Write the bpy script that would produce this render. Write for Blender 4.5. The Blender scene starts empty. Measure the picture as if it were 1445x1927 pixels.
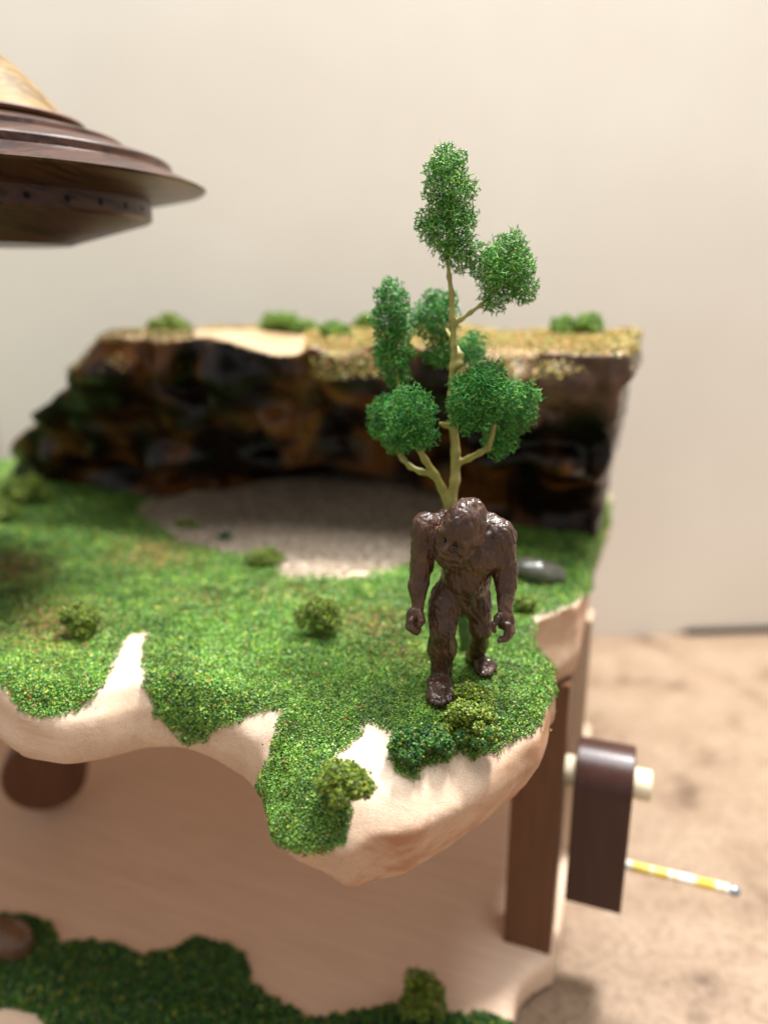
import bpy, math, random
import numpy as np
from mathutils import Vector, kdtree

random.seed(7); rng = np.random.default_rng(7)
S = 0.01                      # everything below is written in centimetres
scene = bpy.context.scene
C = scene.collection

# ------------------------------------------------------------------ camera
CAMZ, TILT, FPX, CX, CY = 28.5, math.radians(15.0), 1336.0, 722.5, 963.5
cam_d = bpy.data.cameras.new('camera'); cam = bpy.data.objects.new('camera', cam_d); C.objects.link(cam)
cam.location = (0, 0, CAMZ*S); cam.rotation_euler = (math.pi/2 - TILT, 0, 0)
cam_d.sensor_fit = 'HORIZONTAL'; cam_d.sensor_width = 36.0; cam_d.lens = 36.0*FPX/1445.0
cam_d.clip_start = 0.005; cam_d.clip_end = 20.0
cam_d.dof.use_dof = True; cam_d.dof.focus_distance = 19.3*S; cam_d.dof.aperture_fstop = 6.3
scene.camera = cam

# ------------------------------------------------------------------ light
world = bpy.data.worlds.new('World'); scene.world = world; world.use_nodes = True
bg = world.node_tree.nodes['Background']; bg.inputs[0].default_value = (1.0, 0.985, 0.96, 1); bg.inputs[1].default_value = 0.58

def area(name, loc, target, sx, sy, power, col):
    l = bpy.data.lights.new(name, 'AREA'); l.shape = 'RECTANGLE'; l.size = sx; l.size_y = sy
    l.energy = power; l.color = col
    o = bpy.data.objects.new(name, l); C.objects.link(o); o.location = loc
    o.rotation_euler = (Vector(target) - Vector(loc)).to_track_quat('-Z', 'Y').to_euler()
    return o
area('ceiling_lamp', (0.36, 0.57, 1.46), (0.0, 0.28, 0.18), 0.22, 0.18, 45.0, (1.0, 0.995, 0.98))
area('window_light', (-0.05, 0.22, 1.80), (0.0, 0.42, 0.3), 1.0, 0.8, 38.0, (0.92, 0.965, 1.0))

vs = scene.view_settings; vs.view_transform = 'Standard'; vs.look = 'None'; vs.exposure = 0.06; vs.gamma = 1.0
scene.render.engine = 'CYCLES'
cy = scene.cycles; cy.use_denoising = True; cy.max_bounces = 8; cy.diffuse_bounces = 4; cy.glossy_bounces = 3
cy.sample_clamp_indirect = 6.0

# ------------------------------------------------------------------ geometry helpers (cm)
cT, sT = math.cos(TILT), math.sin(TILT)
def ray(px, py):
    u = (px-CX)/FPX; v = -(py-CY)/FPX
    return np.array([u, cT + v*sT, -sT + v*cT])
def P(px, py, y):            # point at that bearing, y cm in front of the camera
    r = ray(px, py); return np.array([r[0]*y/r[1], y, CAMZ + r[2]*y/r[1]])
def G(px, py, z=18.0):       # point at that bearing on the level z
    r = ray(px, py); t = (z-CAMZ)/r[2]; return np.array([r[0]*t, r[1]*t, z])
def proj(V):
    d = V - np.array([0, 0, CAMZ]); zc = d[:, 1]*cT - d[:, 2]*sT; up = d[:, 1]*sT + d[:, 2]*cT
    zc = np.maximum(zc, 0.5)
    return CX + FPX*d[:, 0]/zc, CY - FPX*up/zc, zc

def mesh_np(name, V, F, smooth=True):
    V = np.ascontiguousarray(V, dtype=np.float32); F = np.ascontiguousarray(F, dtype=np.int32)
    me = bpy.data.meshes.new(name); k = F.shape[1]
    me.vertices.add(len(V)); me.vertices.foreach_set('co', V.ravel())
    me.loops.add(F.size); me.loops.foreach_set('vertex_index', F.ravel())
    me.polygons.add(len(F)); me.polygons.foreach_set('loop_start', np.arange(0, F.size, k, dtype=np.int32))
    me.polygons.foreach_set('use_smooth', np.full(len(F), smooth))
    me.update(calc_edges=True)
    return me
def set_attr(me, name, arr):
    a = np.asarray(arr, dtype=np.float32)
    if a.ndim == 1:
        at = me.attributes.new(name, 'FLOAT', 'POINT'); at.data.foreach_set('value', a)
    else:
        if a.shape[1] == 3: a = np.hstack([a, np.ones((len(a), 1), np.float32)])
        at = me.attributes.new(name, 'FLOAT_COLOR', 'POINT'); at.data.foreach_set('color', a.ravel())
def put(name, V, F, mat, parent=None, origin=None, smooth=True, attrs=None, sharp=None):
    V = np.asarray(V, dtype=float)
    if origin is None:
        if parent is not None: origin = np.array(parent['_o'])
        else: origin = np.array([(V[:, 0].min()+V[:, 0].max())/2, (V[:, 1].min()+V[:, 1].max())/2, V[:, 2].min()])
    me = mesh_np(name, (V-origin)*S, F, smooth)
    for k, a in (attrs or {}).items(): set_attr(me, k, a)
    if sharp: me.set_sharp_from_angle(angle=math.radians(sharp))
    me.materials.append(mat)
    o = bpy.data.objects.new(name, me); C.objects.link(o)
    if parent is None:
        o.location = origin*S
    else:
        o.parent = parent; o.location = (origin - np.array(parent['_o']))*S
    o['_o'] = [float(c) for c in origin]
    return o
def empty(name, origin, label, cat, group=None):
    o = bpy.data.objects.new(name, None); C.objects.link(o); o.empty_display_size = 0.01
    o.location = np.array(origin)*S; o['_o'] = [float(c) for c in origin]
    return tag(o, label, cat, group)
def tag(o, label=None, cat=None, group=None, kind=None):
    if label: o['label'] = label
    if cat: o['category'] = cat
    if group: o['group'] = group
    if kind: o['kind'] = kind
    return o

# value noise, vectorised
_tab = rng.random(65536).astype(np.float32)
def vnoise(p, seed=0):
    p = np.asarray(p, dtype=np.float32); i = np.floor(p).astype(np.int64); f = p - i; f = f*f*(3-2*f)
    def h(a, b, c): return _tab[(a*7919 + b*15731 + c*30011 + seed*4421) & 65535]
    x, y, z = i[..., 0], i[..., 1], i[..., 2]; fx, fy, fz = f[..., 0], f[..., 1], f[..., 2]
    def L(a, b, t): return a + (b-a)*t
    return L(L(L(h(x, y, z), h(x+1, y, z), fx), L(h(x, y+1, z), h(x+1, y+1, z), fx), fy),
             L(L(h(x, y, z+1), h(x+1, y, z+1), fx), L(h(x, y+1, z+1), h(x+1, y+1, z+1), fx), fy), fz)*2-1
def fbm(p, oct=3, seed=0):
    s = 0; a = 1.0
    for k in range(oct):
        s = s + a*vnoise(np.asarray(p)*(2.03**k), seed+k*17); a *= .5
    return s/1.75

def surface_nets(f, org, h):
    ins = f < 0; nx, ny, nz = f.shape
    cs = [(a, b, c) for a in (0, 1) for b in (0, 1) for c in (0, 1)]
    def sub(A, a, b, c): return A[a:nx-1+a, b:ny-1+b, c:nz-1+c]
    cnt = sum(sub(ins, *c).astype(np.int8) for c in cs)
    m = (cnt > 0) & (cnt < 8); I = np.argwhere(m)
    idx = -np.ones(m.shape, dtype=np.int64); idx[m] = np.arange(len(I))
    acc = np.zeros((len(I), 3)); n = np.zeros(len(I))
    val = {c: f[I[:, 0]+c[0], I[:, 1]+c[1], I[:, 2]+c[2]] for c in cs}
    for c in cs:
        for ax in range(3):
            if c[ax] == 0:
                e = list(c); e[ax] = 1; e = tuple(e)
                a, b = val[c], val[e]; x = (a < 0) != (b < 0)
                t = np.where(x, a/np.where(x, a-b, 1), 0)
                q = np.tile(np.array(c, float), (len(I), 1)); q[:, ax] += t
                acc[x] += q[x]; n[x] += 1
    V = (I + acc/n[:, None])*h + np.array(org)
    Fs = []
    for ax in range(3):
        o1, o2 = (ax+1) % 3, (ax+2) % 3
        sl0 = [slice(None)]*3; sl1 = [slice(None)]*3
        sl0[ax] = slice(0, f.shape[ax]-1); sl1[ax] = slice(1, None)
        A, B = ins[tuple(sl0)], ins[tuple(sl1)]
        E = np.argwhere(A != B)
        ok = (E[:, o1] > 0) & (E[:, o2] > 0) & (E[:, o1] < f.shape[o1]-1) & (E[:, o2] < f.shape[o2]-1)
        E = E[ok]
        if not len(E): continue
        s = A[E[:, 0], E[:, 1], E[:, 2]]
        def g(d1, d2):
            q = E.copy(); q[:, o1] -= d1; q[:, o2] -= d2; return idx[q[:, 0], q[:, 1], q[:, 2]]
        Q = np.stack([g(1, 1), g(0, 1), g(0, 0), g(1, 0)], 1)
        Q[~s] = Q[~s][:, ::-1]
        Fs.append(Q)
    return V, np.concatenate(Fs)
def vnormals(V, F):
    n = np.cross(V[F[:, 2]]-V[F[:, 0]], V[F[:, 3 % F.shape[1]]]-V[F[:, 1]]) if F.shape[1] == 4 else np.cross(V[F[:, 1]]-V[F[:, 0]], V[F[:, 2]]-V[F[:, 0]])
    N = np.zeros_like(V)
    for k in range(F.shape[1]): np.add.at(N, F[:, k], n)
    return N/np.maximum(np.linalg.norm(N, axis=1, keepdims=True), 1e-12)

class Field:                 # smooth union / subtraction of simple solids on a grid
    def __init__(s, lo, hi, h):
        s.lo = np.array(lo, float); s.h = h
        s.n = np.ceil((np.array(hi)-s.lo)/h).astype(int)+1
        s.f = np.full(s.n, 1.0, dtype=np.float32)
    def _blk(s, a, b):
        i0 = np.clip(((a-s.lo)/s.h).astype(int), 0, s.n-1); i1 = np.clip(((b-s.lo)/s.h).astype(int)+2, 1, s.n)
        g = np.meshgrid(*[s.lo[k]+s.h*np.arange(i0[k], i1[k]) for k in range(3)], indexing='ij')
        return tuple(slice(i0[k], i1[k]) for k in range(3)), np.stack(g, -1)
    def _mix(s, sl, d, k, cut):
        f = s.f[sl]
        if cut:
            d = -d; h = np.clip(.5-.5*(f-d)/k, 0, 1); s.f[sl] = f*(1-h)+d*h + k*h*(1-h)
        else:
            h = np.clip(.5+.5*(f-d)/k, 0, 1); s.f[sl] = f*(1-h)+d*h - k*h*(1-h)
    def cone(s, a, ra, b, rb, k=.12, cut=False):
        a = np.array(a, float); b = np.array(b, float); m = max(ra, rb)+k+.35
        sl, X = s._blk(np.minimum(a, b)-m, np.maximum(a, b)+m)
        ab = b-a; t = np.clip(((X-a)@ab)/max(ab@ab, 1e-9), 0, 1)
        d = np.linalg.norm(X-(a+t[..., None]*ab), axis=-1)-(ra+(rb-ra)*t)
        s._mix(sl, d, k, cut)
    def ell(s, c, r, R=None, k=.12, cut=False):
        c = np.array(c, float); r = np.array(r, float); m = r.max()+k+.35
        sl, X = s._blk(c-m, c+m); q = X-c
        if R is not None: q = q@np.array(R).T       # rows of R are the axes
        k0 = np.linalg.norm(q/r, axis=-1); k1 = np.linalg.norm(q/(r*r), axis=-1)
        s._mix(sl, k0*(k0-1)/np.maximum(k1, 1e-6), k, cut)
    def mesh(s): return surface_nets(s.f, s.lo, s.h)

def poly_sd(xy, poly):       # signed distance to polygon, negative inside
    poly = np.array(poly, float); d = np.full(len(xy), 1e9); ins = np.zeros(len(xy), bool)
    for a, b in zip(poly, np.roll(poly, -1, 0)):
        e = b-a; w = xy-a; t = np.clip((w@e)/max(e@e, 1e-9), 0, 1)
        d = np.minimum(d, ((w-t[:, None]*e)**2).sum(1))
        c = (a[1] <= xy[:, 1]) != (b[1] <= xy[:, 1])
        if abs(e[1]) > 1e-12: ins ^= c & (xy[:, 0] < a[0]+(xy[:, 1]-a[1])/e[1]*e[0])
    d = np.sqrt(d); return np.where(ins, -d, d)
def smooth_poly(pts, n=6):   # Catmull-Rom through the points
    p = np.array(pts, float); out = []
    for i in range(len(p)):
        a, b, c, d = p[i-1], p[i], p[(i+1) % len(p)], p[(i+2) % len(p)]
        for j in range(n):
            t = j/n; out.append(.5*((2*b)+(c-a)*t+(2*a-5*b+4*c-d)*t*t+(3*b-a-3*c+d)*t**3))
    return np.array(out)
def smax(a, b, k):
    h = np.clip(.5-.5*(a-b)/k, 0, 1); return a*(1-h)+b*h+k*h*(1-h)

# ------------------------------------------------------------------ materials
def mat(name, rough=.5, spec=.5, coat=0.0, coat_rough=.1):
    m = bpy.data.materials.new(name); m.use_nodes = True
    b = m.node_tree.nodes['Principled BSDF']; b.inputs['Roughness'].default_value = rough
    b.inputs['Specular IOR Level'].default_value = spec
    b.inputs['Coat Weight'].default_value = coat; b.inputs['Coat Roughness'].default_value = coat_rough
    return m, m.node_tree.nodes, m.node_tree.links, b
def coords(N, L, scale=(1, 1, 1), rot=(0, 0, 0)):   # object coordinates in centimetres, turned then scaled
    t = N.new('ShaderNodeTexCoord'); v = N.new('ShaderNodeMapping'); v.vector_type = 'POINT'
    v.inputs['Rotation'].default_value = rot; v.inputs['Scale'].default_value = (100, 100, 100)
    v2 = N.new('ShaderNodeMapping'); v2.inputs['Scale'].default_value = scale
    L.new(t.outputs['Object'], v.inputs[0]); L.new(v.outputs[0], v2.inputs[0]); return v2.outputs[0]
def noise(N, L, vec, scale, detail=4, rough=.55, dist=0):
    n = N.new('ShaderNodeTexNoise'); n.inputs['Scale'].default_value = scale; n.inputs['Detail'].default_value = detail
    n.inputs['Roughness'].default_value = rough; n.inputs['Distortion'].default_value = dist
    L.new(vec, n.inputs['Vector']); return n.outputs['Fac']
def ramp(N, L, fac, stops):
    r = N.new('ShaderNodeValToRGB'); e = r.color_ramp.elements
    while len(e) > 1: e.remove(e[-1])
    e[0].position = stops[0][0]; e[0].color = (*stops[0][1], 1)
    for p, c in stops[1:]:
        q = e.new(p); q.color = (*c, 1)
    L.new(fac, r.inputs[0]); return r.outputs[0]
def mix(N, L, fac, a, b, mode='MIX'):
    m = N.new('ShaderNodeMix'); m.data_type = 'RGBA'; m.blend_type = mode
    for s, v in ((0, fac), (6, a), (7, b)):
        if isinstance(v, (int, float)): m.inputs[s].default_value = v
        elif isinstance(v, tuple): m.inputs[s].default_value = (*v, 1)
        else: L.new(v, m.inputs[s])
    return m.outputs[2]
def bump(N, L, b, h, dist_cm, strength=1.0, coat=False):
    n = N.new('ShaderNodeBump'); n.inputs['Distance'].default_value = dist_cm*S; n.inputs['Strength'].default_value = strength
    L.new(h, n.inputs['Height']); L.new(n.outputs[0], b.inputs['Normal'])
    if coat: L.new(n.outputs[0], b.inputs['Coat Normal'])
def attr(N, name):
    a = N.new('ShaderNodeAttribute'); a.attribute_name = name; return a

def wood(name, stops, rot=(0, 0, 0), rough=.5, grain=(.25, 6, 6), coat=0., fine=30, bd=.006, extra=None, spec=.4, gm=.22):
    m, N, L, b = mat(name, rough, spec, coat, .15)
    v = coords(N, L, grain, rot)
    g = noise(N, L, v, 1.0, 6, .6, .6)
    col = ramp(N, L, g, stops)
    f = noise(N, L, coords(N, L, (grain[0]*3, grain[1]*5, grain[2]*5), rot), 1.0, 3)
    col = mix(N, L, gm, col, ramp(N, L, f, [(.3, (.45, .4, .36)), (.7, (1, 1, 1))]), 'MULTIPLY')
    if extra: col = extra(N, L, col)
    L.new(col, b.inputs['Base Color']); bump(N, L, b, f, bd)
    return m
RZ = math.radians(20)
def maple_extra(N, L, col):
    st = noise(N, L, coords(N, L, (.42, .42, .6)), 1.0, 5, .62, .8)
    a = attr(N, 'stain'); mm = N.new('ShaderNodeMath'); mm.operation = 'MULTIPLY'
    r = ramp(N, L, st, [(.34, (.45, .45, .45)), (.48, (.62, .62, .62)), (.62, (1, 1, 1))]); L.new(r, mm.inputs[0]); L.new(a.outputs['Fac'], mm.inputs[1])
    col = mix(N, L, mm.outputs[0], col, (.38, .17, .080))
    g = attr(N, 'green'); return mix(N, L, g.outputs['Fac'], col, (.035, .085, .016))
M = {}
M['ledge'] = wood('pale_basswood', [(.25, (.72, .52, .36)), (.6, (.79, .61, .45)), (.8, (.66, .46, .31))], (0, 0, RZ), .55, (.30, 6.5, 6.5), extra=maple_extra, bd=.012, gm=.45)
M['maple'] = wood('maple_board', [(.25, (.75, .53, .37)), (.6, (.81, .59, .43)), (.85, (.68, .47, .32))], (0, 0, RZ), .5, (.12, 1.3, 1.3))
M['maple_up'] = wood('maple_upright', [(.25, (.66, .50, .36)), (.75, (.58, .41, .27))], (0, 0, RZ), .5, (2.5, 2.5, .12))
M['walnut'] = wood('walnut', [(.25, (.095, .036, .016)), (.6, (.15, .062, .028)), (.85, (.07, .026, .012))], (0, 0, RZ), .5, (3, 3, .16), .05, spec=.3)
M['walnut_dark'] = wood('walnut_oiled', [(.25, (.032, .010, .007)), (.6, (.050, .017, .011)), (.85, (.020, .007, .005))], (0, 0, RZ), .36, (3, 3, .2), .1, spec=.3)
M['saucer'] = wood('saucer_walnut', [(.25, (.022, .008, .005)), (.45, (.070, .027, .014)), (.52, (.018, .007, .005)), (.60, (.085, .034, .017)), (.8, (.042, .016, .009))], (0, 0, .3), .36, (1.1, .14, 1.1), .04, spec=.25)
M['dome'] = wood('dome_wood', [(.3, (.31, .19, .06)), (.46, (.25, .15, .045)), (.52, (.11, .07, .03)), (.58, (.27, .17, .055)), (.85, (.34, .23, .09))], (0, 0, .4), .55, (1.6, .25, .12), 0, gm=.45, spec=.2)
M['dowel'] = wood('birch_dowel', [(.3, (.80, .70, .50)), (.7, (.72, .60, .40))], (0, 0, RZ), .5, (.3, 5, 5))

# tan backdrop card
m, N, L, b = mat('tan_card', .75, .25); v = coords(N, L)
col = ramp(N, L, noise(N, L, v, .06, 3), [(.3, (.70, .63, .54)), (.7, (.75, .685, .595))])
col = mix(N, L, .12, col, ramp(N, L, noise(N, L, v, 9, 3), [(.3, (.6, .55, .5)), (.7, (1, 1, 1))]), 'MULTIPLY')
L.new(col, b.inputs['Base Color']); M['card'] = m
# mottled hardboard table
m, N, L, b = mat('hardboard', .55, .35); v = coords(N, L)
col = ramp(N, L, noise(N, L, v, .22, 5, .6, .3), [(.32, (.15, .092, .055)), (.45, (.28, .19, .122)), (.7, (.34, .245, .165))])
col = mix(N, L, .5, col, ramp(N, L, noise(N, L, v, 2.2, 6, .85), [(.38, (.25, .19, .15)), (.56, (1, 1, 1))]), 'MULTIPLY')
L.new(col, b.inputs['Base Color']); bump(N, L, b, noise(N, L, v, 6, 4, .7), .02); M['table'] = m
# granules coloured one by one
def granule(name, rough, spec):
    m, N, L, b = mat(name, rough, spec); L.new(attr(N, 'col').outputs['Color'], b.inputs['Base Color'])
    return m
M['turf'] = granule('turf_foam', .55, .45)
M['foliage'] = granule('foliage_foam', .30, .45)
# burl
m, N, L, b = mat('burl_wood', .28, .20, .10, .10); v = coords(N, L)
n1 = noise(N, L, v, .26, 3, .5, .8)
col = ramp(N, L, n1, [(.38, (.003, .0015, .001)), (.48, (.010, .0035, .002)), (.54, (.042, .014, .005)), (.63, (.15, .055, .011)), (.76, (.036, .013, .005))])
gr = ramp(N, L, noise(N, L, coords(N, L, (.5, .5, 5)), 1, 5, .65, 1.5), [(.3, (.35, .32, .3)), (.65, (1, 1, 1))])
col = mix(N, L, .45, col, gr, 'MULTIPLY')
top = ramp(N, L, noise(N, L, coords(N, L, (.2, 1.2, 1.2), (0, 0, RZ)), 1, 4, .5, 1), [(.3, (.36, .22, .11)), (.7, (.52, .37, .22))])
bark = attr(N, 'bark')
col = mix(N, L, bark.outputs['Fac'], col, ramp(N, L, noise(N, L, v, .9, 4), [(.3, (.035, .018, .011)), (.7, (.13, .070, .044))]))
col = mix(N, L, attr(N, 'cut').outputs['Fac'], col, top)
L.new(col, b.inputs['Base Color']); bump(N, L, b, noise(N, L, v, 1.3, 3, .5), .10); M['burl'] = m
# pebble / cave sand / trunk / figurine
m, N, L, b = mat('wet_pebble', .14, .5); v = coords(N, L)
L.new(ramp(N, L, noise(N, L, v, 1.6, 5), [(.3, (.055, .05, .035)), (.7, (.13, .12, .09))]), b.inputs['Base Color']); M['pebble'] = m
m, N, L, b = mat('brown_pebble', .25, .5); v = coords(N, L)
L.new(ramp(N, L, noise(N, L, v, 1.6, 5), [(.3, (.10, .05, .025)), (.7, (.20, .11, .06))]), b.inputs['Base Color']); M['brown_pebble'] = m
m, N, L, b = mat('sand_grit', .7, .4); v = coords(N, L)
L.new(ramp(N, L, noise(N, L, v, 5.5, 4, .7), [(.36, (.060, .038, .022)), (.5, (.27, .195, .128)), (.64, (.60, .49, .37))]), b.inputs['Base Color'])
bump(N, L, b, noise(N, L, v, 4.5, 4, .7), .14); M['sand'] = m
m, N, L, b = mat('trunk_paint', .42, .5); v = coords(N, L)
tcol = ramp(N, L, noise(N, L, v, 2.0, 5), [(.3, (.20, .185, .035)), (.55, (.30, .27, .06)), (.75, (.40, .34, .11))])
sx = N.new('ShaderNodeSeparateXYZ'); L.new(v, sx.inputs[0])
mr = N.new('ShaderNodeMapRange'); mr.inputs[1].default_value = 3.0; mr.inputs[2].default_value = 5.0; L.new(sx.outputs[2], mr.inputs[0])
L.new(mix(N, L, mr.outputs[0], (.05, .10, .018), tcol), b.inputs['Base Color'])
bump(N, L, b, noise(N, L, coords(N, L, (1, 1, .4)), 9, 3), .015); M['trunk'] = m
m, N, L, b = mat('brown_enamel', .45, .25, .6, .09); v = coords(N, L)
L.new(ramp(N, L, noise(N, L, v, 1.5, 5), [(.3, (.026, .008, .003)), (.52, (.056, .020, .007)), (.75, (.098, .038, .015))]), b.inputs['Base Color'])
bn = noise(N, L, coords(N, L, (1, 1, .6)), 8, 5, .7, .6); bump(N, L, b, bn, .05, 1.0)
cb = N.new('ShaderNodeBump'); cb.inputs['Distance'].default_value = .00032; L.new(noise(N, L, coords(N, L, (1, 1, .6)), 5, 3, .6, .5), cb.inputs['Height']); L.new(cb.outputs[0], b.inputs['Coat Normal'])
M['enamel'] = m
m, N, L, b = mat('eye_black', .06, .6); b.inputs['Base Color'].default_value = (.006, .006, .007, 1); M['eye'] = m
m, N, L, b = mat('hole_dark', .8, .2); b.inputs['Base Color'].default_value = (.008, .005, .004, 1); M['hole'] = m
# banded wrapped rod
m, N, L, b = mat('banded_rod', .4, .5); v = coords(N, L, (1, 1, 1), (0, 0, RZ))
sx = N.new('ShaderNodeSeparateXYZ'); L.new(v, sx.inputs[0])
w1 = N.new('ShaderNodeTexNoise'); w1.noise_dimensions = '1D'; w1.inputs['Scale'].default_value = 1.25; w1.inputs['Detail'].default_value = 2
L.new(sx.outputs[0], w1.inputs['W'])
L.new(ramp(N, L, w1.outputs['Fac'], [(.40, (.72, .48, .06)), (.47, (.76, .55, .12)), (.52, (.78, .74, .60)), (.60, (.80, .77, .66)), (.68, (.45, .22, .07))]), b.inputs['Base Color']); M['rod'] = m
m, N, L, b = mat('grey_metal', .3, .5); b.inputs['Base Color'].default_value = (.33, .35, .40, 1); b.inputs['Metallic'].default_value = .7; M['tip'] = m

# ------------------------------------------------------------------ solids
ux = np.array([math.cos(RZ), -math.sin(RZ), 0]); uy = np.array([math.sin(RZ), math.cos(RZ), 0]); uz = np.array([0, 0, 1.0])
def prism(outline, a, b, axis, e1, e2, org, bev=.08):
    """outline (2D, counter-clockwise in e1,e2) swept from a to b along axis, edges eased"""
    o = np.array(outline, float); n = len(o)
    c = o.mean(0); rad = np.linalg.norm(o-c, axis=1, keepdims=True)
    ins = c+(o-c)*(1-bev/np.maximum(rad, bev*2))
    rings = [(ins, a), (o, a+bev), (o, b-bev), (ins, b)]
    V = np.concatenate([np.array(org)+r[:, :1]*e1+r[:, 1:]*e2+np.array(axis)*t for r, t in rings])
    F = []
    for k in range(3):
        for i in range(n):
            j = (i+1) % n; F.append((k*n+i, k*n+j, (k+1)*n+j, (k+1)*n+i))
    V = np.vstack([V, V[:n].mean(0), V[3*n:].mean(0)])
    for i in range(n):
        j = (i+1) % n; F.append((4*n, j, i, i)); F.append((4*n+1, 3*n+i, 3*n+j, 3*n+j))
    quads = [f for f in F if len(set(f)) == 4]; tris = [f[:3] if f[2] == f[3] else f for f in F if len(set(f)) == 3]
    T = [(q[0], q[1], q[2]) for q in quads]+[(q[0], q[2], q[3]) for q in quads]+tris
    return V, np.array(T)
def rect(w, h, x=0, y=0): return [(x-w/2, y-h/2), (x+w/2, y-h/2), (x+w/2, y+h/2), (x-w/2, y+h/2)]
def circ(r, n=32): return [(r*math.cos(2*math.pi*i/n), r*math.sin(2*math.pi*i/n)) for i in range(n)]
def lathe(profile, org, n=96):
    p = np.array(profile, float); k = len(p); th = np.linspace(0, 2*np.pi, n, endpoint=False)
    V = np.stack([np.outer(np.cos(th), p[:, 0]), np.outer(np.sin(th), p[:, 0]), np.tile(p[:, 1], (n, 1))], -1).reshape(-1, 3)+np.array(org)
    F = [(i*k+j, ((i+1) % n)*k+j, ((i+1) % n)*k+j+1, i*k+j+1) for i in range(n) for j in range(k-1)]
    return V, np.array(F)

# ------------------------------------------------------------------ setting: table and backdrop
V = np.array([[-130, -40, 0], [130, -40, 0], [130, 140, 0], [-130, 140, 0]], float)
o = put('table_top', V, np.array([[0, 1, 2, 3]]), M['table'], origin=np.zeros(3), smooth=False); tag(o, kind='structure')
bx = np.array([1, .07, 0]); bx /= np.linalg.norm(bx); by = np.array([-bx[1], bx[0], 0])
b0 = np.array([0, 59.7, 0.0])
xl, xr = -31.5, 90.0; nx_ = 27.3
prof = [(xl, .02), (nx_, .02), (nx_+1.2, .55), (xr, .75), (xr, 75), (xl, 75)]
V, F = prism(prof, 0, .5, by, bx, uz, b0, .02)
o = put('backdrop', V, F, M['card'], origin=b0, smooth=False); tag(o, kind='structure')
V, F = prism([(-95, .02), (xl+4, .02), (xl+4, 75), (-95, 75)], 0.8, 1.3, by, bx, uz, b0, .02)
o = put('backdrop', V, F, M['card'], origin=b0, smooth=False); tag(o, kind='structure')

V, F = prism(rect(26, .5, nx_+14.2, .27), -.35, -.04, by, bx, uz, b0, .04)
o = put('gap_shadow_strip', V, F, M['hole'], smooth=False); tag(o, 'thin dark batten added for the shadow in the gap under the backdrop at the right', 'strip')  # shadow of the gap under the backdrop, put in as a dark solid

# ------------------------------------------------------------------ base board, posts, wheel, crank
base = empty('wooden_stand', (-8, 30, 0), 'pale maple base board with walnut post and light rear upright carrying the ledge', 'stand')
BT = 1.8
ol = [G(1046, 1800, BT), G(1022, 1812, BT), G(998, 1828, BT), G(981, 1848, BT), G(972, 1875, BT), G(968, 1905, BT), G(955, 1950, BT), G(900, 1990, BT), G(820, 2010, BT), G(700, 2060, BT), G(560, 2100, BT), G(300, 2080, BT), G(100, 2060, BT), G(-100, 2030, BT)]
fr = smooth_poly([2*ol[0][:2]-ol[1][:2]]+[p[:2] for p in ol]+[2*ol[-1][:2]-ol[-2][:2]], 5)[5:-10]
cr = ol[0][:2]
outl = [tuple(cr+uy[:2]*20), *[tuple(cr-ux[:2]*45+uy[:2]*20)], tuple(cr-ux[:2]*45-uy[:2]*6), *[tuple(q) for q in fr[::-1]]]
# board as a field so its carved edge is softly rounded
lo = np.array([-40, 9, -.3]); hi = np.array([18, 66, 2.3]); h = .3
g = np.meshgrid(*[np.arange(lo[k], hi[k], hh) for k, hh in ((0, h), (1, h), (2, h))], indexing='ij')
sd = poly_sd(np.stack([g[0][:, :, 0].ravel(), g[1][:, :, 0].ravel()], 1), outl).reshape(g[0].shape[:2])
f = smax(smax(np.repeat(sd[:, :, None], g[2].shape[2], 2), g[2]-BT, .35), .01-g[2], .1)
V, F = surface_nets(f, lo, h); put('board', V, F, M['maple'], base)
BASE_V, BASE_F = V, F
pc = (P(1000, 1700, 26.2)); pc[2] = 0
V, F = prism(rect(2.05, 2.0), BT-.05, 14.8, uz, ux, uy, pc, .05); put('post', V, F, M['walnut'], base, smooth=False)
rc_ = G(1090, 1130, 18.0) + uy*6.5; rc_[2] = 0
V, F = prism(rect(1.5, 1.5), BT-.05, 14.8, uz, ux, uy, rc_-ux*.45, .05); put('upright', V, F, M['maple_up'], base, smooth=False)

ck = empty('crank_handle', pc+uz*10.2+ux*2.4, 'dark walnut crank arm with cream axle end and yellow banded rod beside the post', 'crank')
ax0 = pc + ux*1.35 + uz*10.45
R_ = 1.45
arm = [(R_*math.cos(t), R_*math.sin(t)) for t in np.linspace(-.05, math.pi+.05, 25)]
arm = arm + [(-1.42, -5.2), (-1.3, -5.3), (1.3, -5.3), (1.42, -5.2)]
arm = [(x, y) for x, y in arm]
V, F = prism(arm, .12, 2.35, ux, uy, uz, ax0, .06); 
def face_up(V, F): return V, F
put('arm', V, F, M['walnut_dark'], ck, smooth=True, sharp=30)
V, F = prism(circ(.62, 28), -1.2, 3.05, ux, uy, uz, ax0, .06); put('axle', V, F, M['dowel'], ck, smooth=True)
g0 = ax0 - uz*3.95
V, F = prism(circ(.20, 20), 1.9, 6.35, ux, uy, uz, g0, .04); grip = put('grip_rod', V, F, M['rod'], ck)
V, F = prism(circ(.215, 20), 6.3, 6.75, ux, uy, uz, g0, .12); put('rod_tip', V, F, M['tip'], grip)

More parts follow.
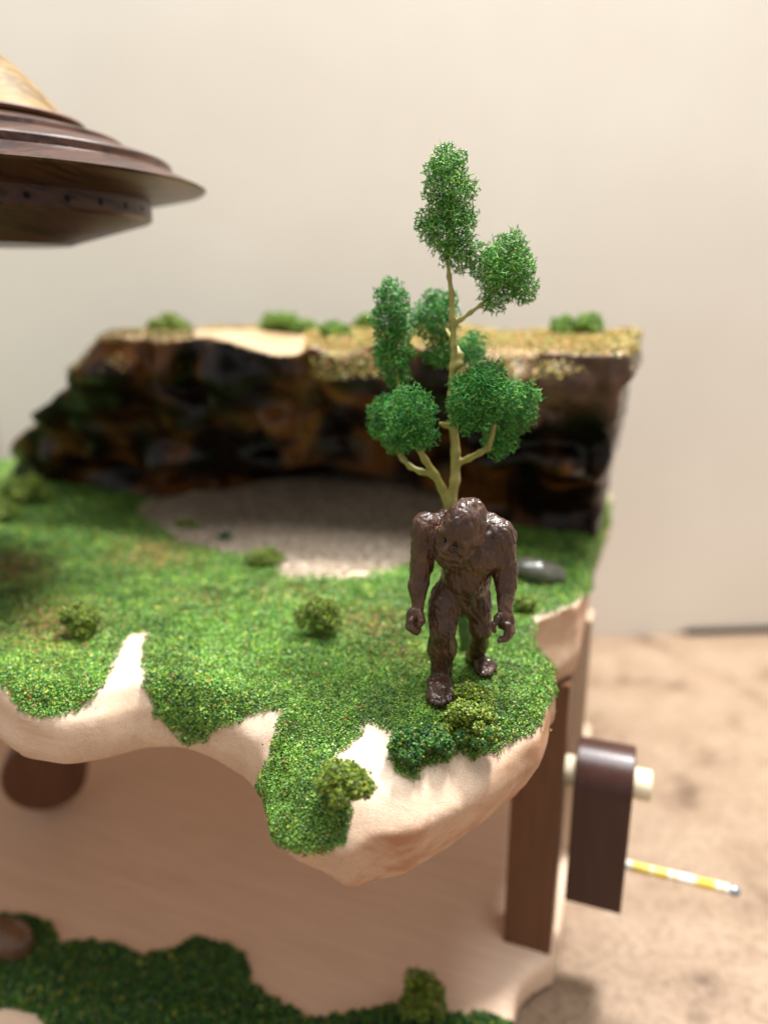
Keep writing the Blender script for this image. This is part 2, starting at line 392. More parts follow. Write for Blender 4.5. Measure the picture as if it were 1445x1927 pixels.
wc = P(82, 1420, 34); wa = np.array([.30, -.95, 0]); wa /= np.linalg.norm(wa); we = np.array([-wa[1], wa[0], 0])
whl = empty('cam_wheel', (wc[0], wc[1], BT), 'dark walnut wheel under the ledge at the left', 'wheel')
zc_ = P(82, 1512, 34)[2]
wc[2] = zc_ + 2.15
V, F = prism(circ(2.15, 48), -.7, .7, wa, we, uz, wc, .12); put('disc', V, F, M['walnut'], whl, sharp=30)
V, F = prism(circ(.4, 20), -2.6, -.6, wa, we, uz, wc, .05); put('axle', V, F, M['dowel'], whl)
V, F = prism(rect(1.0, 1.0), BT-.05, wc[2]+.3, uz, we, wa, np.array([wc[0], wc[1], 0])-wa*1.4, .05); put('bracket', V, F, M['walnut'], whl, smooth=False)

# ------------------------------------------------------------------ carved ledge
edge = [(-420, 1300, 16), (-250, 1300, 16), (-120, 1335, 16), (-20, 1378, 16), (40, 1417, 16), (120, 1432, 16), (200, 1422, 16), (270, 1406, 16), (330, 1408, 16), (395, 1428, 16), (450, 1440, 16),
        (490, 1460, 16.2), (496, 1505, 16.6), (508, 1548, 16.6), (552, 1592, 16.2), (606, 1626, 15.6), (648, 1652, 15.4), (700, 1640, 15.2), (760, 1618, 15.2),
        (850, 1574, 15.2), (925, 1528, 15.2), (985, 1484, 15.2), (1020, 1420, 15.6), (1034, 1355, 16.2), (1046, 1300, 17.3), (1042, 1268, 17.6), (1018, 1238, 17.9),
        (1004, 1205, 18), (1004, 1180, 18), (1010, 1166, 18), (1050, 1152, 18), (1093, 1132, 18), (1099, 1100, 18), (1112, 1040, 18), (1122, 985, 18)]
E = [G(*p)[:2] for p in edge]
for i_, p_ in enumerate(edge):
    if 14 < i_ < 23: E[i_] = E[i_]+np.array([.5, -.85])*(.15 if i_ < 18 else .42)*max(0, 16.2-p_[2])
E = [tuple(p_) for p_ in E]
edge_xy = E + [(14.6, 44), (14, 50), (-10, 58), (-46, 60), (-46, 26)]
def ztop(x, y):
    z = 18.0 - .36*np.maximum(0, 17.6-y)*np.clip((x+6)/3, 0, 1)
    z = z + .10*vnoise(np.stack([x*.35, y*.35, 0*x], -1), 3) + .22*np.clip((y-24)/14, 0, 1)*np.sin(x*.22+1)
    return z
lo = np.array([-36, 10.5, 14.0]); hi = np.array([16.5, 54, 19.0]); h = .19
g = np.meshgrid(*[np.arange(lo[k], hi[k], h) for k in range(3)], indexing='ij')
sd = poly_sd(np.stack([g[0][:, :, 0].ravel(), g[1][:, :, 0].ravel()], 1), edge_xy).reshape(g[0].shape[:2])[:, :, None]
zt = ztop(g[0][:, :, 0], g[1][:, :, 0])[:, :, None]
wob = .36*np.abs(vnoise(np.stack([g[0]*.32, g[1]*.32, g[2]*.42], -1), 11)) + .05*np.abs(vnoise(np.stack([g[0]*.9, g[1]*.9, g[2]*1.1], -1), 13)) - .14
side = sd + wob + (.06+(.14+.3*np.clip((g[0]-1+(20-g[1])*.2)/3, 0, 1))*np.clip((22.5-g[1])/2, 0, 1))*np.maximum(0, 16.2-g[2]) + .10*np.clip(g[2]-16.3, 0, .9) + .85*np.maximum(0, g[2]-17.2-(zt-18))*np.clip((21-g[1])/3, 0, 1)
kround = .22 + .12*np.clip((21-g[1])/4, 0, 1)
f = smax(side*.96, g[2]-zt, kround)
f = smax(f, 14.55+np.maximum(1.15*np.clip((-g[0]-2.5)/2.5, 0, 1)*np.clip((30-g[1])/5, 0, 1), 1.15*np.clip((-.6-g[0])/2.0, 0, 1)*np.clip((17.5-g[1])/1.5, 0, 1))-g[2], .3)
LV, LF = surface_nets(f, lo, h); LN = vnormals(LV, LF)
ledge = None

# pixel outlines of the turf, turned into masks on the built surface
turf_px = [(-600, 1180), (-60, 1240), (0, 1290), (35, 1335), (70, 1356), (120, 1350), (175, 1320), (205, 1280), (222, 1232), (245, 1197), (275, 1190), (266, 1235), (270, 1290), (295, 1353), (345, 1402), (388, 1398), (411, 1372), (462, 1358), (490, 1341),
           (531, 1343), (518, 1390), (500, 1440), (485, 1470), (480, 1560), (525, 1590), (560, 1606), (610, 1607), (650, 1590), (664, 1525), (650, 1470), (626, 1428), (675, 1392), (688, 1360), (735, 1383), (728, 1430), (743, 1456), (778, 1472),
           (803, 1443), (846, 1437), (863, 1415), (889, 1435), (906, 1420), (941, 1420), (949, 1398), (996, 1384), (1018, 1361), (1028, 1327), (1060, 1293), (1050, 1255), (1018, 1222), (1003, 1205), (1005, 1163), (1042, 1156), (1086, 1136), (1108, 1105), (1128, 1040), (1150, 975), (1140, 850), (-600, 850)]
sand_px = [(262, 962), (300, 988), (335, 1016), (400, 1032), (460, 1042), (520, 1062), (532, 1084), (600, 1086), (680, 1083), (760, 1066), (792, 1040), (840, 1000), (880, 960), (850, 915), (700, 890), (500, 893), (300, 925)]
def inside_turf(V, jit=5):
    x, y, zc = proj(V)
    w = jit*vnoise(V*4.0, 5)+jit*.8*vnoise(V*11.0, 9)
    q = np.stack([x, y], 1)
    d = poly_sd(q, turf_px)+w; s = poly_sd(q, sand_px)+w
    return np.maximum(d, -s), zc, x, y
d, zc, xp, yp = inside_turf(LV, 0)
up = LN[:, 2]
green = np.clip(-(d+3)/6, 0, 1)*(up > .05)
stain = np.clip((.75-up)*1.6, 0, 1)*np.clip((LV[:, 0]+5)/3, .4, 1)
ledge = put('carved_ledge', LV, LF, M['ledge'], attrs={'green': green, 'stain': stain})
tag(ledge, 'pale carved wooden ledge covered in green turf, held up over the base board', 'ledge')
def surf(x, y):
    return float(ztop(np.array([x]), np.array([y]))[0])
_gk = kdtree.KDTree(len(LV))
for i_, v_ in enumerate(LV): _gk.insert(v_, i_)
_gk.balance()
def on_ledge(px, py):        # the visible surface point at that bearing
    z = 18.0
    for _ in range(6):
        p = G(px, py, z)
        c = [LV[i][2] for (_v, i, dd) in _gk.find_n(Vector((p[0], p[1], 18.2)), 6) if LN[i][2] > .2]
        z = max(c) if c else z
    return G(px, py, z)

# sandy patch in front of the cave, a thin sheet over the ledge
sp = smooth_poly(sand_px, 3)
_O = np.array([10.6, 33.0])
def rise(xy): return 1.15*np.clip(((np.asarray(xy)-_O)@uy[:2]+2.5)/5.5, 0, 1)**1.3
def sand_pt(a, b):
    p = G(a, b, 18.05)
    for _ in range(12): p = .5*p+.5*G(a, b, 18.05+float(rise(p[:2])))
    return p[:2]
sw = np.array([sand_pt(a, b) for a, b in sp])
xs = np.arange(sw[:, 0].min()-.3, sw[:, 0].max()+.3, .22); ys = np.arange(sw[:, 1].min()-.3, sw[:, 1].max()+.3, .22)
gx, gy = np.meshgrid(xs, ys, indexing='ij'); q = np.stack([gx.ravel(), gy.ravel()], 1)
sdq = poly_sd(q, sw)+.30*vnoise(np.column_stack([q*1.1, q[:, 0]*0]), 44)+.15*vnoise(np.column_stack([q*3.0, q[:, 0]*0]), 45)
zz = ztop(q[:, 0], q[:, 1]) + .05 + rise(q)*np.clip(-sdq/.8, 0, 1) + .07*np.clip(-sdq/.5, -1, 1) + .05*vnoise(np.stack([q*2.2, q*0+1], -1).reshape(len(q), -1)[:, :3], 2)
keep = (sdq < .1).reshape(gx.shape); n1_, n2_ = gx.shape
I = np.arange(n1_*n2_).reshape(n1_, n2_); k4 = keep[:-1, :-1] & keep[1:, :-1] & keep[1:, 1:] & keep[:-1, 1:]
F = np.stack([I[:-1, :-1][k4], I[1:, :-1][k4], I[1:, 1:][k4], I[:-1, 1:][k4]], 1)
us, inv = np.unique(F, return_inverse=True)
V = np.column_stack([q, zz])[us]; put('sandy_floor', V, inv.reshape(F.shape), M['sand'], ledge)

# ------------------------------------------------------------------ granules
OCT_V = np.array([[1, 0, 0], [-1, 0, 0], [0, 1, 0], [0, -1, 0], [0, 0, 1], [0, 0, -1]], float)
OCT_F = np.array([[0, 2, 4], [2, 1, 4], [1, 3, 4], [3, 0, 4], [2, 0, 5], [1, 2, 5], [3, 1, 5], [0, 3, 5]])
def rotmats(n):
    q = rng.normal(size=(n, 4)); q /= np.linalg.norm(q, axis=1, keepdims=True); w, x, y, z = q.T
    return np.stack([1-2*(y*y+z*z), 2*(x*y-z*w), 2*(x*z+y*w), 2*(x*y+z*w), 1-2*(x*x+z*z), 2*(y*z-x*w), 2*(x*z-y*w), 2*(y*z+x*w), 1-2*(x*x+y*y)], 1).reshape(n, 3, 3)
TET_V = np.array([[1, 1, 1], [-1, -1, 1], [-1, 1, -1], [1, -1, -1]], float)*.75
TET_F = np.array([[0, 1, 3], [0, 2, 1], [0, 3, 2], [1, 2, 3]])
def tets(pts, rad, cols):
    n = len(pts); st = rng.uniform(.5, 1.5, (n, 1, 3))*rng.uniform(.75, 1.3, (n, 4, 1))
    V = np.einsum('nij,nkj->nki', rotmats(n), TET_V[None]*st)*np.asarray(rad)[:, None, None]+pts[:, None, :]
    return V.reshape(-1, 3), (TET_F[None]+4*np.arange(n)[:, None, None]).reshape(-1, 3), np.repeat(cols, 4, 0)
def granules(pts, rad, cols):
    n = len(pts); st = rng.uniform(.55, 1.45, (n, 1, 3))*rng.uniform(.75, 1.25, (n, 6, 1))
    V = np.einsum('nij,nkj->nki', rotmats(n), OCT_V[None]*st)*np.asarray(rad)[:, None, None]+pts[:, None, :]
    F = (OCT_F[None]+6*np.arange(n)[:, None, None]).reshape(-1, 3)
    return V.reshape(-1, 3), F, np.repeat(cols, 6, 0)
def sample(V, F, n, wfun=None):
    T = np.concatenate([F[:, [0, 1, 2]], F[:, [0, 2, 3]]]) if F.shape[1] == 4 else F
    a = .5*np.linalg.norm(np.cross(V[T[:, 1]]-V[T[:, 0]], V[T[:, 2]]-V[T[:, 0]]), axis=1)
    nn = np.cross(V[T[:, 1]]-V[T[:, 0]], V[T[:, 2]]-V[T[:, 0]])
    if wfun is not None: a = a*wfun(V[T].mean(1))
    k = rng.choice(len(T), n, p=a/a.sum()); r1 = np.sqrt(rng.random(n)); r2 = rng.random(n)
    w = np.stack([1-r1, r1*(1-r2), r1*r2], 1)
    N_ = nn[k]; N_ = N_/np.maximum(np.linalg.norm(N_, axis=1, keepdims=True), 1e-12)
    return np.einsum('nk,nkj->nj', w, V[T[k]]), N_
def pick(pal, n):
    w = np.array([p[0] for p in pal], float); k = rng.choice(len(pal), n, p=w/w.sum())
    c = np.array([p[1] for p in pal])[k]; return c*rng.uniform(.7, 1.3, (n, 1))*rng.uniform(.93, 1.07, (n, 3))
GREEN = [(32, (.115, .255, .030)), (26, (.15, .29, .036)), (15, (.06, .18, .026)), (6, (.02, .085, .034)), (14, (.22, .33, .035)), (3, (.44, .42, .05)), (.25, (.50, .06, .02)), (4, (.30, .42, .14))]
EARTH = [(34, (.33, .17, .055)), (22, (.40, .26, .09)), (20, (.12, .20, .03)), (10, (.42, .10, .04)), (14, (.30, .28, .06))]
YMOSS = [(30, (.40, .31, .07)), (24, (.30, .27, .05)), (16, (.46, .26, .10)), (14, (.20, .22, .04)), (8, (.50, .40, .16)), (6, (.44, .15, .06))]
OLIVE = [(30, (.105, .165, .010)), (24, (.155, .215, .013)), (18, (.065, .11, .008)), (14, (.23, .27, .02)), (6, (.035, .06, .006))]
DARKG = [(30, (.035, .125, .014)), (24, (.055, .155, .014)), (20, (.020, .080, .020)), (10, (.012, .05, .02)), (10, (.15, .20, .02)), (3, (.30, .27, .03))]
def wvis(c):
    x, y, zc = proj(c); inf = (x > -60) & (x < 1510) & (y > 100) & (y < 1990)
    return np.where(inf, np.clip((24/zc)**3.6, .10, 3.2), .02)
n = 540000
pts, nrm = sample(LV, LF, n, wvis)
d, zc, xp, yp = inside_turf(pts, 4)
ok = ((d < 0) | ((d < 26) & (rng.random(n) < .012*np.exp(-d/9)))) & (nrm[:, 2] > -.25); pts, nrm, d, zc, xp, yp = [a[ok] for a in (pts, nrm, d, zc, xp, yp)]
n = len(pts)
cols = pick(GREEN, n)
patch = np.zeros(n)
for (a, b, ra, rb, st) in [(290, 1045, 75, 26, .9), (95, 1175, 75, 50, .75), (700, 1172, 70, 30, .6), (30, 1075, 60, 30, .8), (370, 1130, 60, 25, .3), (560, 1120, 60, 20, .3), (760, 1225, 60, 35, .35), (490, 1120, 30, 12, .3)]:
    patch = np.maximum(patch, st*np.exp(-(((xp-a)/ra)**2+((yp-b)/rb)**2)))
e = rng.random(n) < np.maximum(patch*.9, .012); cols[e] = pick(EARTH, int(e.sum()))
tone = 1+.24*vnoise(pts*.6, 21)+.26*vnoise(pts*2.0, 22)+.24*vnoise(pts*5.5, 23); cols *= tone[:, None]
bald = (d > -7) & (rng.random(n) < .45)
size = .0255*np.clip(zc/21, .85, 2.3)*rng.uniform(.6, 1.35, n)
pts = pts + nrm*((rng.random(n)*.075+.06*np.clip(vnoise(pts*3.2, 24)+.3, 0, 1))*np.clip(zc/22, 1, 1.6)-.005)[:, None]
pts, size, cols = pts[~bald], size[~bald], cols[~bald]
V, F, c = tets(pts, size, cols)
o = put('turf', V, F, M['turf'], smooth=False, attrs={'col': c}); tag(o, 'fine green foam turf with yellow and red flecks glued over the ledge', 'turf', kind='stuff')
print('turf', len(pts))

def lumps(V):  # raised tufted fringe
    return V
def shrub(name, c, r, n, pal, label, nb=22, group='foam shrubs', flat=1.0, gsize=.034, seed=0, cat='shrub'):
    """foam clump: granules over a cluster of small lobes"""
    r = np.array(r, float); lob = rng.normal(size=(nb, 3)); lob /= np.linalg.norm(lob, axis=1, keepdims=True)
    lob[:, 2] = np.abs(lob[:, 2])*1.1-.1
    nb = len(lob); lc = np.array(c)+lob*r*rng.uniform(.55, .88, (nb, 1)); lr = r.mean()*rng.uniform(.20, .36, nb)
    lc = np.vstack([lc, np.array(c)[None]]); lr = np.append(lr, r.min()*.62)
    w = lr**2; k = rng.choice(len(lc), n, p=w/w.sum())
    dr = rng.normal(size=(n, 3)); dr /= np.linalg.norm(dr, axis=1, keepdims=True)
    rad = lr[k]*(1-.5*rng.random(n)**2)*(1+.32*vnoise(dr*2.6+k[:, None]*3.1, seed))
    p = lc[k]+dr*rad[:, None]
    floor = c[2]-r[2]*.55; p = p[p[:, 2] > floor]
    tips = rng.random(len(p)) < .12
    V, F, cc = granules(p, gsize*rng.uniform(.6, 1.5, len(p)), pick(pal, len(p)))
    o = put(name, V, F, M['turf'], origin=np.array([c[0], c[1], floor]), smooth=False, attrs={'col': cc})
    return tag(o, label, cat, group)
def shrub_at(px, py_base, rpx, rpy, n, pal, label, **kw):
    p = on_ledge(px, py_base); zc = proj(p[None])[2][0]; k = zc/FPX
    r = np.array([rpx*k, rpx*k*.8, rpy*k]); c = p + np.array([0, r[1]*.5, r[2]*.5])
    return shrub('foam_shrub', c, r, n, pal, label, **kw)
shrub_at(603, 1206, 48, 58, 4200, OLIVE, 'olive foam shrub standing alone mid-ledge, left of the brown figurine')
shrub_at(150, 1208, 42, 46, 3000, OLIVE, 'dark olive foam shrub on the tan patch at the left of the ledge')
shrub_at(498, 1068, 40, 24, 2200, OLIVE, 'low round shrub at the tip of the sandy floor')
shrub_at(646, 1522, 58, 60, 6000, OLIVE, 'olive foam shrub on the front lobe beside the bare wood')
shrub_at(884, 1352, 42, 46, 4600, OLIVE+[(10, (.2, .22, .01))], 'olive foam shrub in front of the figurine\'s foot')
shrub_at(884, 1402, 56, 50, 5600, OLIVE, 'darker olive shrub on the ledge rim below the figurine')
shrub_at(775, 1440, 52, 40, 4200, DARKG, 'dark green foam clump hanging over the rim by the bare notch', nb=24)
shrub_at(838, 1420, 48, 30, 3000, DARKG, 'low dark green clump on the rim between two shrubs', nb=20)
shrub_at(915, 1412, 40, 26, 2400, DARKG, 'small green clump at the rim right of the darker olive shrub', nb=18)
shrub_at(990, 1158, 24, 26, 1400, OLIVE, 'small olive shrub below the grey pebble at the ledge corner')
shrub_at(420, 1018, 15, 12, 500, [(1, (.012, .08, .04))], 'tiny teal tuft at the edge of the sandy floor')
shrub_at(352, 998, 26, 14, 700, OLIVE, 'low dark shrub on the shaded sandy floor')
shrub_at(40, 955, 60, 34, 2200, OLIVE, 'wide dark shrub at the foot of the cliff, far left', gsize=.06)
shrub_at(-10, 985, 40, 28, 1200, OLIVE, 'shrub cut by the left edge of the picture', gsize=.06)

# pebble by the right edge
def pebble(name, c, r, R, m, label, seed):
    Fd = Field(np.array(c)-np.max(r)*1.5, np.array(c)+np.max(r)*1.5, np.max(r)/14)
    Fd.ell(c, r, R, .05); V, F = Fd.mesh(); V = V+.06*np.max(r)*fbm(V*1.8/np.max(r), 2, seed)[:, None]*vnormals(V, F)
    return tag(put(name, V, F, m), label, 'pebble')
p = on_ledge(1017, 1100); 
pebble('pebble', p+np.array([0, .55, .38]), (1.18, .78, .55), [[.95, -.2, -.2], [.2, .98, 0], [.2, 0, .98]], M['pebble'], 'glossy grey-green pebble on the turf behind the figurine', 4)

# ------------------------------------------------------------------ burl cliff
# s runs along the cliff to the right, t away from the viewer
O = np.array([10.6, 33.0]); us_, ut_ = ux[:2], uy[:2]
def st(p): w = np.asarray(p)[..., :2]-O; return w@us_, w@ut_
h = .2
lo = np.array([-27, 28, 17.0]); hi = np.array([15, 58, 30])
g = np.meshgrid(*[np.arange(lo[k], hi[k], h) for k in range(3)], indexing='ij')
X = np.stack(g, -1); s_, t_ = st(X); z_ = X[..., 2]
lip_px = [(-60, 640), (190, 626), (230, 633), (290, 641), (350, 633), (380, 632), (420, 640), (470, 655), (520, 668), (556, 668), (580, 650), (600, 655), (640, 668), (690, 646), (760, 652), (860, 660), (960, 665), (1040, 668), (1120, 665), (1192, 662), (1300, 662)]
LT = -4.6                    # overhang of the lip
def on_line(px, py, t):      # hit the upright plane t = const
    r = ray(px, py); base_ = O+ut_*t; k = ((base_)@ut_)/(r[:2]@ut_); p = r*k; return (p[:2]-O)@us_, p[2]+CAMZ
ls = np.array([on_line(a, b, LT) for a, b in lip_px])
zlip = np.interp(s_, ls[:, 0], ls[:, 1])
ztp = zlip + np.clip((t_-LT)/6.5, 0, 1)*(27.95+.22*np.sin(s_*.8)*np.sin(s_*.31+1)-zlip)
left_px = [(200, 560), (180, 626), (155, 690), (96, 760), (22, 826), (-6, 856), (8, 900), (30, 980)]
right_px = [(1196, 560), (1195, 660), (1193, 705), (1174, 722), (1166, 790), (1152, 850), (1136, 915), (1122, 1000), (1112, 1060)]
ll = np.array([on_line(a, b, t0) for (a, b), t0 in zip(left_px, (-4.6, -4.6, -3.7, -2.1, -.4, .2, 1.2, 2))])[::-1]; rr = np.array([on_line(a, b, -1.4) for a, b in right_px])[::-1]
sl_ = np.interp(z_, ll[:, 1], ll[:, 0]); sr_ = np.interp(z_, rr[:, 1], rr[:, 0])
hz = np.clip((z_-18)/9.5, 0, 1)
cave = np.exp(-((s_+16)/6.5)**4)*np.clip((20.9-z_)/1.4, 0, 1)*3.2
face = 1.2 - 5.7*np.clip((hz-.12)/.72, 0, 1)**1.05 + cave + .5*np.exp(-((s_+22)/3.5)**2)*hz
q = np.stack([s_, t_, z_], -1)
bm = 2.3*fbm(q*np.array([.28, .28, .36]), 2, 31) - 1.5*np.abs(vnoise(q*.50, 37)) + .6
bm = bm*(1-.35*np.clip((hz-.85)/.15, 0, 1))*(.45+.55*np.clip((s_-sl_)/6, 0, 1))
ff = face + bm - t_
k = .5
f = smax(ff*.8, z_-ztp-.10*fbm(q*.8, 2, 5), .35)
f = smax(f, sl_-s_+.35*fbm(q*.9, 2, 3), .5); f = smax(f, s_-sr_+.25*fbm(q*1.1, 2, 8), .4)
f = smax(f, t_-9.0, .6); f = smax(f, 17.75-z_, .3)
CV, CF = surface_nets(f, lo, h); CN = vnormals(CV, CF)
cs_, ct_ = st(CV)
cutm = np.clip((CN[:, 2]-.62)*5, 0, 1)*np.clip((CV[:, 2]-25.6)*2, 0, 1)
bark = np.clip((cs_+6)/3, 0, 1)*np.clip((CV[:, 2]-24.2+.25*np.sin(cs_*1.7))/1.2, 0, 1)
cl = put('burl_cliff', CV, CF, M['burl'], attrs={'cut': cutm, 'bark': bark})
tag(cl, 'dark lacquered burl wood cliff with overhanging lip behind the ledge', 'cliff')
# moss over parts of the cut top
w = lambda c: np.where((c[:, 2] > 25.8), 1., 0.)*np.where(proj(c)[0] > -80, 1, 0)
pts, nrm = sample(CV, CF, 72000, w)
xp, yp, zc = proj(pts); s2, t2 = st(pts)
mask = vnoise(pts*.7, 40)*.5
bare = ((xp > 365) & (xp < 575) & (t2 < 4.0)).astype(float)*1.2
dens = np.clip(.75+mask-bare+np.where((xp > 575) & (xp < 690), .4, 0)+np.where(xp > 860, .35, 0), 0, 1)
drip = np.exp(-((xp-625)/32)**2)*np.clip((26.9-.5-pts[:, 2]+1.2)/1., 0, 1)
ok = ((nrm[:, 2] > .35) & (rng.random(len(pts)) < dens)) | ((nrm[:, 2] > -.3) & (rng.random(len(pts)) < drip) & (pts[:, 2] > 26.0) & (abs(xp-625) < 45))
pts, nrm, xp = pts[ok], nrm[ok], xp[ok]
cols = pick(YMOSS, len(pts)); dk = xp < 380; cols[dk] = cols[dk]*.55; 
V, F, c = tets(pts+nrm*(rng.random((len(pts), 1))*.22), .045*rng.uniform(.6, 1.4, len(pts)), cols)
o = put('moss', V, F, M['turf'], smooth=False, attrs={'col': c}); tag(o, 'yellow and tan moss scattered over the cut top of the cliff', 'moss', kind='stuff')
BRIGHT = [(30, (.11, .22, .015)), (25, (.15, .26, .02)), (18, (.06, .14, .01)), (10, (.22, .30, .03))]
def top_shrub(px, py, t, rx, rz, n, pal, label):
    s1, z1 = on_line(px, py, t); xy = O+us_*s1+ut_*t; p = np.array([xy[0], xy[1], z1]); kk = proj(p[None])[2][0]/FPX
    UP_ = np.where(CN[:, 2] > .5)[0]; kd = [CV[UP_[i]][2] for i in np.argsort(((CV[UP_][:, :2]-xy)**2).sum(1))[:8]]
    zb = max(kd)
    shrub('foam_shrub', np.array([xy[0], xy[1], zb+rz*kk*.28]), (rx*kk*1.05, rx*kk*.8, rz*kk*.8), n, pal, label, gsize=.055, group='shrubs on the cliff')
top_shrub(520, 590, 4.2, 46, 30, 2400, BRIGHT, 'bright green shrub on the cliff top behind the bare wood patch')
top_shrub(580, 612, 3.0, 32, 26, 1500, BRIGHT, 'pale green shrub next to the mossy notch of the cliff top')
top_shrub(632, 640, -.6, 34, 30, 2200, BRIGHT, 'green shrub at the cliff lip above the hanging moss')
top_shrub(690, 592, 3.6, 26, 30, 1200, BRIGHT, 'green shrub half hidden behind the tree foliage on the cliff top')
top_shrub(1085, 622, 1.8, 52, 34, 3200, BRIGHT, 'round green shrub near the right end of the cliff top')
top_shrub(318, 600, -.5, 46, 30, 2400, OLIVE, 'dark olive shrub at the left end of the cliff top')

# ------------------------------------------------------------------ turf and shrub on the base board
bturf = [(-80, 1730), (0, 1728), (50, 1726), (95, 1742), (112, 1782), (160, 1775), (210, 1780), (265, 1800), (310, 1792), (370, 1768), (430, 1785), (465, 1800), (470, 1855), (500, 1875), (545, 1900), (575, 1925), (600, 1920), (680, 1905), (760, 1897), (830, 1915), (930, 1912), (965, 1926), (960, 1990), (100, 1990), (95, 1945), (75, 1912), (20, 1900), (-80, 1905)]
pts, nrm = sample(BASE_V, BASE_F, 900000, lambda c: np.where((c[:, 2] > 1.6), 1., 0.)*np.where((proj(c)[1] > 1690) & (proj(c)[1] < 2000) & (proj(c)[0] > -90) & (proj(c)[0] < 1000), 1, 0))
xp, yp, zc = proj(pts); d = poly_sd(np.stack([xp, yp], 1), bturf)+7*vnoise(pts*3, 6)
ok = (d < 0) & (nrm[:, 2] > .5); pts, nrm = pts[ok], nrm[ok]
if len(pts) > 36000: pts, nrm = pts[:36000], nrm[:36000]
cols = pick(DARKG, len(pts))*.9
V, F, c = tets(pts+nrm*(rng.random((len(pts), 1))*.22), .066*rng.uniform(.6, 1.4, len(pts)), cols)
o = put('turf', V, F, M['turf'], smooth=False, attrs={'col': c}); tag(o, 'dark green foam turf on the base board along the bottom edge', 'turf', kind='stuff')
p = G(793, 1925, BT); shrub('foam_shrub', p+np.array([0, .3, .7]), (1.0, .8, 1.25), 2600, OLIVE, 'olive shrub on the base board at the bottom edge', gsize=.05)
p = G(10, 1812, BT); pebble('pebble', p+np.array([0, .5, .7]), (1.15, .8, .75), [[.8, 0, -.6], [0, 1, 0], [.6, 0, .8]], M['brown_pebble'], 'brown pebble in the base turf at the lower left corner', 9)

# ------------------------------------------------------------------ flying saucer
sc = P(-38, 350, 29.0)
uf = empty('flying_saucer', sc-uz*2.2, 'turned wooden flying saucer with yellow dome hovering at upper left', 'flying saucer')
K = 1.0
tl = math.radians(3.0)
def tip(V):
    q = np.asarray(V)-sc; return np.stack([q[:, 0], q[:, 1]*math.cos(tl)-q[:, 2]*math.sin(tl), q[:, 1]*math.sin(tl)+q[:, 2]*math.cos(tl)], 1)+sc
body = [(.02, -1.95), (3.0, -1.95), (3.12, -1.90), (6.0, -1.12), (6.12, -1.02), (6.12, -.44), (6.25, -.44), (8.2, -.05), (8.30, .02), (8.2, .08), (7.12, .55), (7.05, .60), (7.02, .86), (6.95, .93), (5.5, 1.40), (5.35, 1.42), (5.3, 1.60), (5.22, 1.66), (3.75, 2.05), (3.7, 2.1), (.02, 2.1)]
body = [(a, b*(.98 if b > 0 else 1.06)) for a, b in body]
V, F = lathe(body, sc, 128); V = tip(V); sbody = put('body', V, F, M['saucer'], uf, sharp=14)
V, F = lathe([(.02, 2.0), (3.7, 2.0), (3.95, 2.12), (3.98, 2.22), (3.9, 2.30), (3.2, 2.42), (.02, 2.42)], sc-uz*.04, 96); V = tip(V); put('collar', V, F, M['walnut'], uf, sharp=25)
dm = [(3.4*(1-u)**.56+.001, 2.25+2.7*u) for u in np.linspace(0, 1, 26)]
V, F = lathe(dm, sc, 96); V = tip(V); put('dome', V, F, M['dome'], uf)
hv, hf = prism(circ(.12, 14), -.25, .02, np.array([0, -1., 0]), np.array([1., 0, 0]), uz, np.zeros(3), .01)
for k in range(30):
    a = 2*math.pi*(k+.3)/30; c_, s__ = math.cos(a), math.sin(a)
    R = np.array([[c_, -s__, 0], [s__, c_, 0], [0, 0, 1]])
    put('porthole', tip(hv@R.T + sc + np.array([s__*6.1, -c_*6.1, -.80])), hf, M['hole'], sbody, smooth=False)
V, F = prism(circ(.28, 16), 0, 22, np.array([-.6, .8, 0]), np.array([.8, .6, 0]), uz, sc+np.array([-3.6, 4.8, -.7]), .03)
put('support_arm', V, F, M['walnut'], uf)

# ------------------------------------------------------------------ model tree
TY = 22.0
tree = empty('model_tree', G(884, 1225, 18.0), 'slender model tree with yellow-green trunk and foam leaf clumps behind the figurine', 'tree')
Fd = Field((-.6, 19.5, 17.6), (4.6, 24.8, 33.5), .05)
kt = .0140
def limb(pts, r0, r1, k=.10):
    q = [P(a, b, y) for a, b, y in pts]; n = len(q)-1
    for i in range(n):
        Fd.cone(q[i], (r0+(r1-r0)*i/n)*kt, q[i+1], (r0+(r1-r0)*(i+1)/n)*kt, k)
limb([(884, 1232, 21.4), (880, 1195, 21.5), (868, 1130, 21.7), (852, 1040, 21.9), (846, 975, 22), (849, 945, 22)], 21, 13)
limb([(849, 945, 22), (856, 905, 22), (857, 850, 22), (853, 800, 22), (850, 745, 22), (853, 690, 22)], 11, 9)
limb([(853, 690, 22), (854, 650, 22), (851, 600, 22), (850, 555, 22), (845, 520, 22), (841, 482, 22), (845, 420, 22), (846, 340, 22)], 7.6, 3.0)
limb([(845, 955, 22), (832, 920, 21.9), (818, 893, 21.8), (800, 866, 21.7), (786, 840, 21.6), (775, 790, 21.6)], 10, 6)
limb([(815, 893, 21.8), (790, 887, 21.8), (772, 878, 21.9), (758, 864, 22), (745, 846, 22.2), (735, 800, 22.5)], 6.5, 4.5)
limb([(858, 873, 22), (882, 863, 21.8), (903, 852, 21.6), (920, 842, 21.5), (930, 800, 21.4)], 7, 6)
limb([(852, 613, 22), (868, 600, 22), (885, 588, 22), (905, 574, 22), (945, 530, 22)], 5.5, 3.5)
limb([(853, 692, 22), (866, 685, 21.9), (868, 668, 22.0), (860, 655, 22.3), (840, 620, 23.4)], 6.5, 4)
limb([(851, 800, 22), (838, 800, 21.9), (828, 797, 21.8)], 6, 5)
limb([(760, 800, 22), (752, 740, 22.6), (746, 690, 23.1), (738, 610, 23.2)], 4.5, 3)
